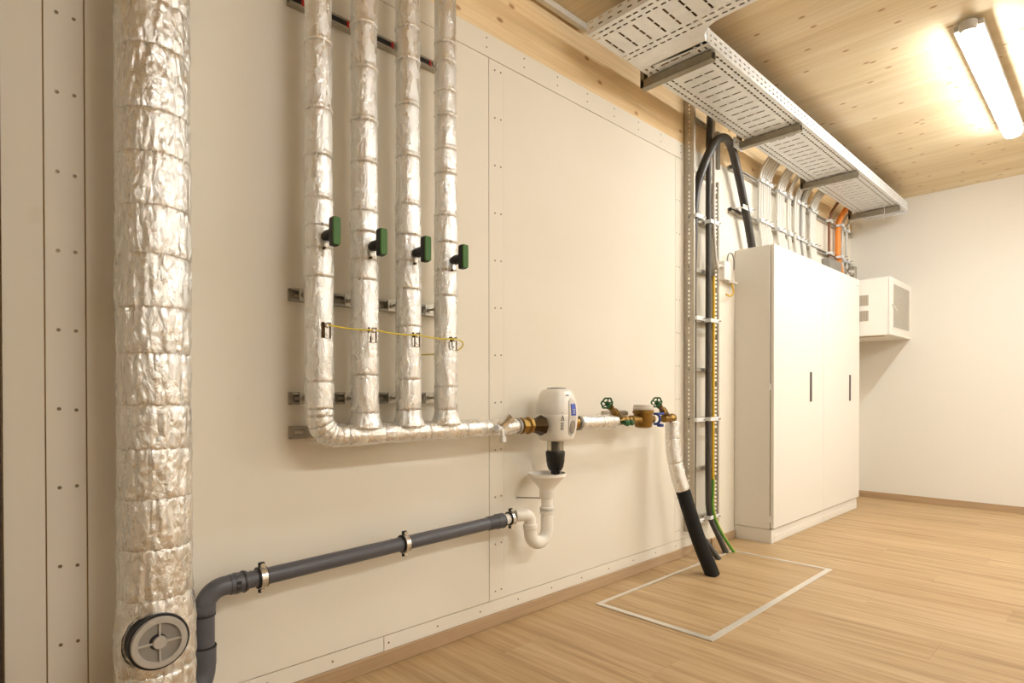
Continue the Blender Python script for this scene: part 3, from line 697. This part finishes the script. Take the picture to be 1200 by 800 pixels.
# strut and top clamp
stt = empty('threaded_strut', (3.435, -.1, 2.35), 'short galvanised strut hanging behind the black cable arch', 'strut')
MB().box((3.425, -.105, 2.354), (3.428, -.085, 2.56)).box((3.445, -.105, 2.354), (3.448, -.085, 2.56)).box((3.425, -.087, 2.354), (3.448, -.084, 2.56)).build('strut_channel', 'rail', stt)
MB().box((3.41, -.11, 2.55), (3.60, -.08, 2.575)).build('strut_arm', 'rail', stt, bevel=.002)
tc = empty('cable_clamp', (3.62, -.09, 2.56), 'bright steel saddle clamp holding the top of the black cable arch', 'clamp')
MB().box((3.585, -.128, 2.525), (3.70, -.120, 2.59)).build('saddle', 'galv', tc, bevel=.002)
MB().cyl((3.60, -.145, 2.555), (3.60, -.05, 2.555), .006, 8).build('clamp_bolt', 'steel', tc)

# ================================================================== WALL RAILS + CABLES over the cabinet
for z, lab in ((2.475, 'upper horizontal steel rail carrying the cable fan over the cabinet'), (2.195, 'lower horizontal steel rail just over the cabinet top')):
    o = empty('cable_rail', (3.76, 0, z), lab, 'rail', 'horizontal rails behind the cabinet cables')
    MB().box((3.76, -.004, z-.014), (6.25, 0, z+.014)).build('rail_web', 'rail', o)
    for s in (1, -1): MB().box((3.76, -.030, z+s*.014-.001), (6.25, 0, z+s*.014+.001)).build('rail_flange', 'rail', o)
    for s in (1, -1): MB().box((3.76, -.030, z+s*.009-.005), (6.25, -.028, z+s*.009+.005)).build('rail_lip', 'rail', o)
ORD = {1: [''], 2: ['left of the two in', 'right of the two in'], 4: ['leftmost in', 'second from left in', 'third from left in', 'rightmost in'], 5: ['leftmost in', 'second from left in', 'middle one of', 'fourth from left in', 'rightmost in'], 6: ['leftmost in', 'second from left in', 'third from left in', 'fourth from left in', 'fifth from left in', 'rightmost in']}
def fan(xs, r, mat, nm, label, group, drift=.05, spread=0):
    lab0 = label
    for k, x in enumerate(xs):
        jx = random.uniform(-.004, .004); label = lab0 if len(xs) == 1 else 'light grey cable, '+ORD[len(xs)][k]+' '+lab0[lab0.index(' in ')+4:]; dd = drift+spread*(k-len(xs)/2)
        cable(nm, [(x+dd, -.05, 1.94), (x+dd*.6, -.046, 2.08), (x, -.043, 2.2), (x+jx, -.043, 2.34), (x, -.044, 2.46), (x+.004, -.058, 2.54), (x+.012, -.10, 2.615), (x+.02, -.155, 2.665), (x+.03, -.22, 2.67)], r, mat, label, group, n=10)
fan([4.145+.034*k for k in range(6)], .0105, 'cablw', 'grey_cable', 'light grey cable in the leftmost bundle over the cabinet', 'leftmost cable bundle over the cabinet')
fan([4.46+.034*k for k in range(4)], .0105, 'cablw', 'grey_cable', 'light grey cable in the second bundle over the cabinet', 'second cable bundle over the cabinet')
fan([4.655, 4.688, 4.79, 4.823, 4.856], .0100, 'cablw', 'grey_cable', 'light grey cable in the third bundle over the cabinet', 'third cable bundle over the cabinet')
fan([4.905], .012, 'cablg', 'grey_cable', 'single darker grey cable right of the third bundle over the cabinet', None)
fan([4.945+.036*k for k in range(2)], .0105, 'cablw', 'grey_cable', 'light grey cable in the middle pair over the cabinet', 'middle cable pair over the cabinet')
fan([5.115+.034*k for k in range(4)], .0115, 'cablw', 'grey_cable', 'light grey cable in the bundle left of the brown cable', 'cable bundle left of the brown cable')
fan([5.56], .011, 'brown', 'brown_cable', 'single brown cable left of the orange conduit', None, 0)
fan([5.785], .0235, 'orange', 'orange_conduit', 'thick orange conduit curving down from the tray', None, .10)
fan([5.90], .010, 'cablw', 'grey_cable', 'light grey cable close beside the orange conduit', None, .03)
fan([6.02], .012, 'cablw', 'grey_cable', 'light grey cable nearest to the far wall', None, .0)
ck = MB().box((-.034, -.066, -.012), (.034, -.060, .012)).box((-.034, -.062, -.010), (-.030, -.028, .010)).box((.030, -.062, -.010), (.034, -.028, .010)).mesh('clamp_body'); ck.materials.append(MT['galv'])
cb_ = MB().cyl((.020, -.060, 0), (.020, -.088, .004), .006, 8).mesh('clamp_bolt'); cb_.materials.append(MT['steel'])
CLAMPS = ((4.165, 'left clamp on the leftmost cable bundle'), (4.235, 'middle clamp on the leftmost cable bundle'), (4.305, 'right clamp on the leftmost cable bundle'),
 (4.48, 'left clamp on the second cable bundle'), (4.545, 'right clamp on the second cable bundle'), (4.672, 'left clamp on the third cable bundle'), (4.823, 'right clamp on the third cable bundle'),
 (4.905, 'clamp on the single darker grey cable'), (4.965, 'clamp on the middle cable pair'), (5.135, 'left clamp on the bundle before the brown cable'), (5.20, 'right clamp on the bundle before the brown cable'),
 (5.56, 'clamp on the brown cable'), (5.785, 'clamp round the orange conduit'), (5.905, 'clamp just right of the orange conduit'), (6.02, 'clamp nearest to the far wall'))
for z, lv in ((2.475, 'upper'), (2.195, 'lower')):
    for x, wh in CLAMPS:
        o = empty('cable_clamp', (x, 0, z), 'galvanised '+wh+', '+lv+' rail', 'clamp', 'cable clamps on the %s rail' % lv)
        link('clamp_body', ck, o, (x, 0, z)); link('clamp_bolt', cb_, o, (x, 0, z))
        if x == 5.785:
            for q in o.children: q.scale = (1.1, 1.35, 1)
o = empty('cable_clamp', (3.87, 0, 2.21), 'large pale clamp holding the black cable at the lower rail', 'clamp')
MB().box((3.80, -.090, 2.195), (3.95, -.084, 2.225)).build('clamp_body', 'galv', o, bevel=.002)
MB().cyl((3.93, -.11, 2.21), (3.93, -.03, 2.21), .006, 8).build('clamp_bolt', 'steel', o)
MB().cyl((3.82, -.11, 2.21), (3.82, -.03, 2.21), .006, 8).build('clamp_bolt', 'steel', o)
tag(MB().box((5.50, -.07, 1.946), (5.80, -.006, 2.15)).build('cable_duct', 'cablg', bevel=.003), 'short grey cable duct end behind the cabinet top, left of the orange conduit', 'duct')
o = empty('pipe_connector', (6.1, -.05, 2.1), 'small steel connector on the wall beyond the orange conduit', 'connector')
MB().lathe([(.02, 0), (.02, .08), (.035, .085), (.035, .11)], (6.00, -.05, 2.11), (1, 0, 0), 14).build('sleeve', 'steel', o, True)
MB().box((6.10, -.09, 2.06), (6.16, -.0, 2.16)).build('bracket', 'rail', o, bevel=.003)

# ================================================================== CABLE TRAY
ZT, TH = 2.58, .070
TX0, TX1, TY0, TY1 = 2.086, 6.09, -.16, -.505     # main run, inner / outer edge
BX0, BX1, BY1 = 2.086, 2.405, -3.2
tr = empty('cable_tray', (4.1, -.33, ZT), 'perforated galvanised cable tray along the ceiling with a branch turning into the room', 'cable tray')
def tray_bottom(name, L, W, pitch, place, mat='galv', skip=None):
    """sheet of length L, width W, repeated slot pattern, then placed by place(l,w)->(x,y)"""
    lx = [0]; k = int(L/pitch); flag = []
    unit = (.07, .37, .415, .555, .60, .92)   # cuts inside a unit
    tags = ['-', 'E', '-', 'T', '-', 'E', '-']     # what may be cut in each cell column
    for i in range(k):
        b = i*L/k; p = L/k
        lx += [b+p*u for u in unit]+[b+p]; flag += tags
    wy = [0, .020, .030, .054, .064, W*.27, W*.41, W*.44, W*.57, W*.60, W*.73, W-.064, W-.054, W-.030, W-.020, W]
    def hole(i, j, a, b):
        f = flag[i]
        edge = (.020 < b < .030) or (.054 < b < .064) or (W-.030 < b < W-.020) or (W-.064 < b < W-.054)
        mid = (W*.27 < b < W*.41) or (W*.44 < b < W*.57) or (W*.60 < b < W*.73)
        if skip and skip(a, b): return False
        if f == 'E' and edge: return True
        if f == 'T' and mid: return True
        return False
    g = grid_plate(lx, wy, hole, ZT)
    g.v = [(*place(a, b), c) for a, b, c in g.v]
    return g.build(name, mat, tr, solid=.0016)
W = TY0-TY1
tray_bottom('tray_sheet', TX1-BX1-.1, W, .0735, lambda l, w_: (BX1+.1+l, TY1+w_))
tray_bottom('branch_sheet', abs(BY1-TY0), BX1-BX0, .0735, lambda l, w_: (BX0+w_, TY0-l))
tb = MB()  # cables added inside the tray to darken the view through its slots
for q in range(11): tb.sweep([(BX1-.25, TY1+.02+.030*q, ZT+.016), (TX1-.02, TY1+.02+.030*q, ZT+.016)], .0135, 8)
for q in range(9): tb.sweep([(BX0+.025+.030*q, TY0-.02, ZT+.040), (BX0+.025+.030*q, BY1, ZT+.016)], .0135, 8)
tag(tb.build('slot_shade_cables', 'cablt', tr, smooth=True), kind='stuff')
# tee gusset between branch and main run (with the rounded inner corner)
m = MB(); R_ = .125; cc = V(BX1+R_, TY1-R_, ZT)
poly = [V(BX1, TY0, ZT), V(BX1+.1, TY0, ZT), V(BX1+R_, TY1, ZT)]
poly = [V(BX1+.10, TY0, ZT), V(BX1, TY0, ZT), V(BX1, TY1-R_, ZT)]+[cc+V(-math.cos(a)*R_, math.sin(a)*R_, 0) for a in [math.pi/2*k/8 for k in range(1, 9)]]+[V(BX1+.10 if BX1+.10 > BX1+R_ else BX1+R_, TY1, ZT)]
MB().prism([p-V(0, 0, .0008) for p in poly], (0, 0, .0016)).build('corner_gusset', 'galv', tr)
def side(nm, x0, y0, x1, y1, hgt=TH, slots=True):
    L = math.hypot(x1-x0, y1-y0); k = max(1, int(L/.05)); lc = [0]
    for i in range(k): lc += [L*(i+.25)/k, L*(i+.70)/k]
    lc.append(L)
    g = grid_plate(lc, [0, .018, .025, .043, .050, hgt], lambda i, j, a, b: slots and i % 2 == 1 and j in (1, 3), 0)
    g.v = [(x0+(x1-x0)*a/L, y0+(y1-y0)*a/L, ZT+b) for a, b, c in g.v]
    o = g.build(nm, 'galv', tr, solid=.0016)
    return o
side('tray_side', BX1+R_, TY1, TX1, TY1); side('tray_side', BX1, TY0, TX1, TY0)
side('branch_side', BX0, TY0, BX0, BY1, .055); side('branch_side', BX1, TY1-R_, BX1, BY1, .055)
m = MB(); A = [cc+V(-math.cos(a)*R_, math.sin(a)*R_, 0) for a in [math.pi/2*k/12 for k in range(13)]]
for p in A: m.v += [tuple(p), tuple(p+V(0, 0, TH))]
m.f = [(2*i, 2*i+2, 2*i+3, 2*i+1) for i in range(12)]; m.build('curved_side', 'galv', tr, smooth=True, solid=.0016)
MB().box((BX1+R_-.01, TY1-.003, ZT), (BX1+R_+.02, TY1+.0, ZT+TH)).build('joint_plate', 'galv', tr)
MB().box((TX1-.10, TY1, ZT-.004), (TX1-.085, TY0, ZT-.0008)).build('cross_lip', 'galv', tr); MB().box((TX1-.004, TY1, ZT-.020), (TX1, TY0, ZT)).build('end_lip', 'galv', tr)
ab = MB().box((-.021, -.385, -.046), (-.018, 0, -.004)).box((.018, -.385, -.046), (.021, 0, -.004)).box((-.021, -.385, -.046), (.021, 0, -.043)).box((-.021, -.385, -.007), (-.010, 0, -.004)).box((.010, -.385, -.007), (.021, 0, -.004)).mesh('bracket_arm'); ab.materials.append(MT['raila'])
for k, x in enumerate((2.60, 3.675, 4.74, 5.86)):
    b = empty('tray_bracket', (x, -.12, ZC), ['steel tray bracket nearest the camera, at the branch corner', 'second steel tray bracket, beside the ladder top', 'third steel tray bracket, above the grey cable bundles', 'last steel tray bracket, near the far wall'][k], 'bracket', 'brackets under the cable tray')
    link('bracket_arm', ab, b, (x, -.112, ZT), bevel=.001)
    MB().box((x-.021, -.112, ZT-.042), (x+.021, -.109, ZC)).box((x-.021, -.128, ZT-.042), (x-.018, -.109, ZC)).box((x+.018, -.128, ZT-.042), (x+.021, -.109, ZC)).build('ceiling_post', 'raila', b)
    for yy in (-.22, -.44): MB().lathe([(.009, 0), (.009, .006)], (x+.028, yy, ZT-.001), (0, 0, -1), 8).build('bolt', 'steel', b)
tag(MB().sweep(smoothpath([(5.80, -.40, ZT), (5.802, -.402, 2.53), (5.79, -.395, 2.46)], .01), .0018, 6).build('cable_tie', 'white'), 'loose white cable tie tail hanging from the tray near the far wall', 'cable tie')
tag(MB().sweep(smoothpath([(5.93, -.43, ZT), (5.93, -.431, 2.52), (5.932, -.43, 2.48)], .01), .0012, 6).build('cable_tie', 'white'), 'shorter thin cable tie tail nearest the far wall', 'cable tie')
tag(MB().box((XN, -.040, 2.722), (2.25, -.012, ZC)).build('cable_conduit', 'cablw', bevel=.003), 'slim pale cable trunking in the corner under the ceiling', 'trunking')

# ================================================================== WHITE CABINET
cb = empty('white_cabinet', (3.86, -.24, 0), 'tall white two-door electrical cabinet against the wall', 'cabinet')
CX0, CX1, CYF = 3.862, 5.632, -.262
MB().box((CX0, CYF+.026, .092), (CX1, -.002, 1.944)).build('body', 'cab', cb, bevel=.002)
MB().box((CX0+.006, CYF+.022, .092), (CX1-.006, CYF+.026, 1.940)).build('door_gap', 'cabd', cb)
pl = MB().box((CX0+.002, CYF+.012, 0), (CX1-.02, -.002, .089)).build('plinth', 'cab', cb, bevel=.002)
for a, b in ((CX0+.05, 4.79), (4.80, CX1-.03)): MB().box((a, CYF+.009, .008), (b, CYF+.0125, .048)).build('plinth_panel', 'cab', pl, bevel=.001)
seam = 4.775
for a, b, hx in ((CX0+.008, seam-.0015, 4.515), (seam+.0015, CX1, 5.385)):
    dd = MB().box((a, CYF, .098), (b, CYF+.0215, 1.944)).build('door', 'cab', cb, bevel=.0025)
    hh_ = MB().box((hx-.021, CYF-.0015, .918), (hx+.021, CYF+.004, 1.133)).build('handle', 'handle', dd, bevel=.006, seg=3)
for z in (1.02, .16): MB().cyl((CX0+.004, CYF+.024, z-.02), (CX0+.004, CYF+.024, z+.02), .006, 10).build('hinge', 'cab', cb)
MB().box((5.53, CYF-.001, 1.875), (5.615, CYF, 1.93)).build('sticker', 'white', cb)
MB().box((5.54, CYF-.0015, 1.885), (5.605, CYF-.0008, 1.890)).build('sticker_line', 'cablg', cb)

# ================================================================== WALL BOX (network housing)
nb = empty('wall_housing', (5.97, 0, 1.467), 'white wall housing with ventilated side and mesh door beyond the cabinet', 'cabinet')
BXa, BXb, BYf = 5.642, XF-.002, -.470
MB().box((BXa, BYf, 1.467), (BXb, -.002, 1.948)).build('housing', 'cab', nb, bevel=.003)
MB().box((BXa+.006, BYf-.003, 1.474), (BXb-.006, BYf+.001, 1.941)).build('door_gap', 'cabd', nb)
dn = MB().box((BXa, BYf-.016, 1.468), (BXb, BYf-.003, 1.947)).build('door', 'cab', nb, bevel=.002)
xa, xb, za, zb_ = 5.73, 6.235, 1.535, 1.895
MB().box((xa-.012, BYf-.018, za-.012), (xb+.012, BYf-.0155, zb_+.012)).build('window_frame', 'cab', dn, bevel=.001)
xc = [xa+(xb-xa)*i/60 for i in range(61)]; zc3 = [za+(zb_-za)*i/48 for i in range(49)]
g = grid_plate(xc, zc3, lambda i, j, a, b: i % 2 == 1 and j % 2 == 1, 0); g.v = [(a, BYf-.0195, b) for a, b, c in g.v]; g.build('mesh_panel', 'mesh', dn, solid=.001)
MB().cyl((5.695, BYf-.028, 1.715), (5.695, BYf-.016, 1.715), .010, 12).build('lock', 'steel', dn)
MB().sweep([(5.695, BYf-.027, 1.715), (5.78, BYf-.032, 1.675)], .004, 8).build('key_tag', 'white', dn)
for z0, z1 in ((1.725, 1.812), (1.592, 1.680)):
    v_ = MB().box((BXa-.002, -.325, z0), (BXa+.0005, -.13, z1)).build('vent', 'cabd', nb)
    k = 0
    yy = -.32
    while yy < -.14:
        MB().box((BXa-.0035, yy, z0), (BXa-.0015, yy+.005, z1)).build('vent_slat', 'mesh', v_); yy += .012
MB().box((BXa+.05, -.42, 1.464), (BXa+.12, -.15, 1.468)).build('cable_gland_slot', 'cabd', nb)

# ================================================================== LAMPS
def strip_lamp(x0, x1, y, label, mat='lamp'):
    l = empty('strip_lamp', ((x0+x1)/2, y, ZC), label, 'lamp')
    MB().box((x0-.004, y-.058, ZC-.048), (x1+.004, y+.058, ZC-.020)).build('housing', 'sock', l, bevel=.004)
    for xx in (x0+.25, x1-.25): MB().box((xx-.03, y-.03, ZC-.022), (xx+.03, y+.03, ZC)).build('ceiling_mount', 'sock', l)
    poly = [(x0, y-.047, ZC-.048), (x0, y-.046, ZC-.066), (x0, y-.034, ZC-.082), (x0, y, ZC-.087), (x0, y+.034, ZC-.082), (x0, y+.046, ZC-.066), (x0, y+.047, ZC-.048)]
    MB().prism(poly, (x1-x0, 0, 0)).build('diffuser', mat, l, bevel=.003)
    MB().lathe([(.030, .02), (.036, .024), (.036, .062), (.030, .068)], (x0-.010, y, ZC), (0, 0, -1), 24).build('end_cap', 'sock', l, True)
strip_lamp(3.51, 5.10, -1.315, 'lit white strip lamp under the timber ceiling')
strip_lamp(.7, 2.33, -3.2, 'unseen fill strip lamp added behind the camera', 'fill_lamp')  # unseen fill light, added to brighten the left part of the long wall
strip_lamp(4.0, 5.63, -3.4, 'unseen fill strip lamp added deeper in the room', 'fill_lamp')  # second unseen fill, added to even out the room light
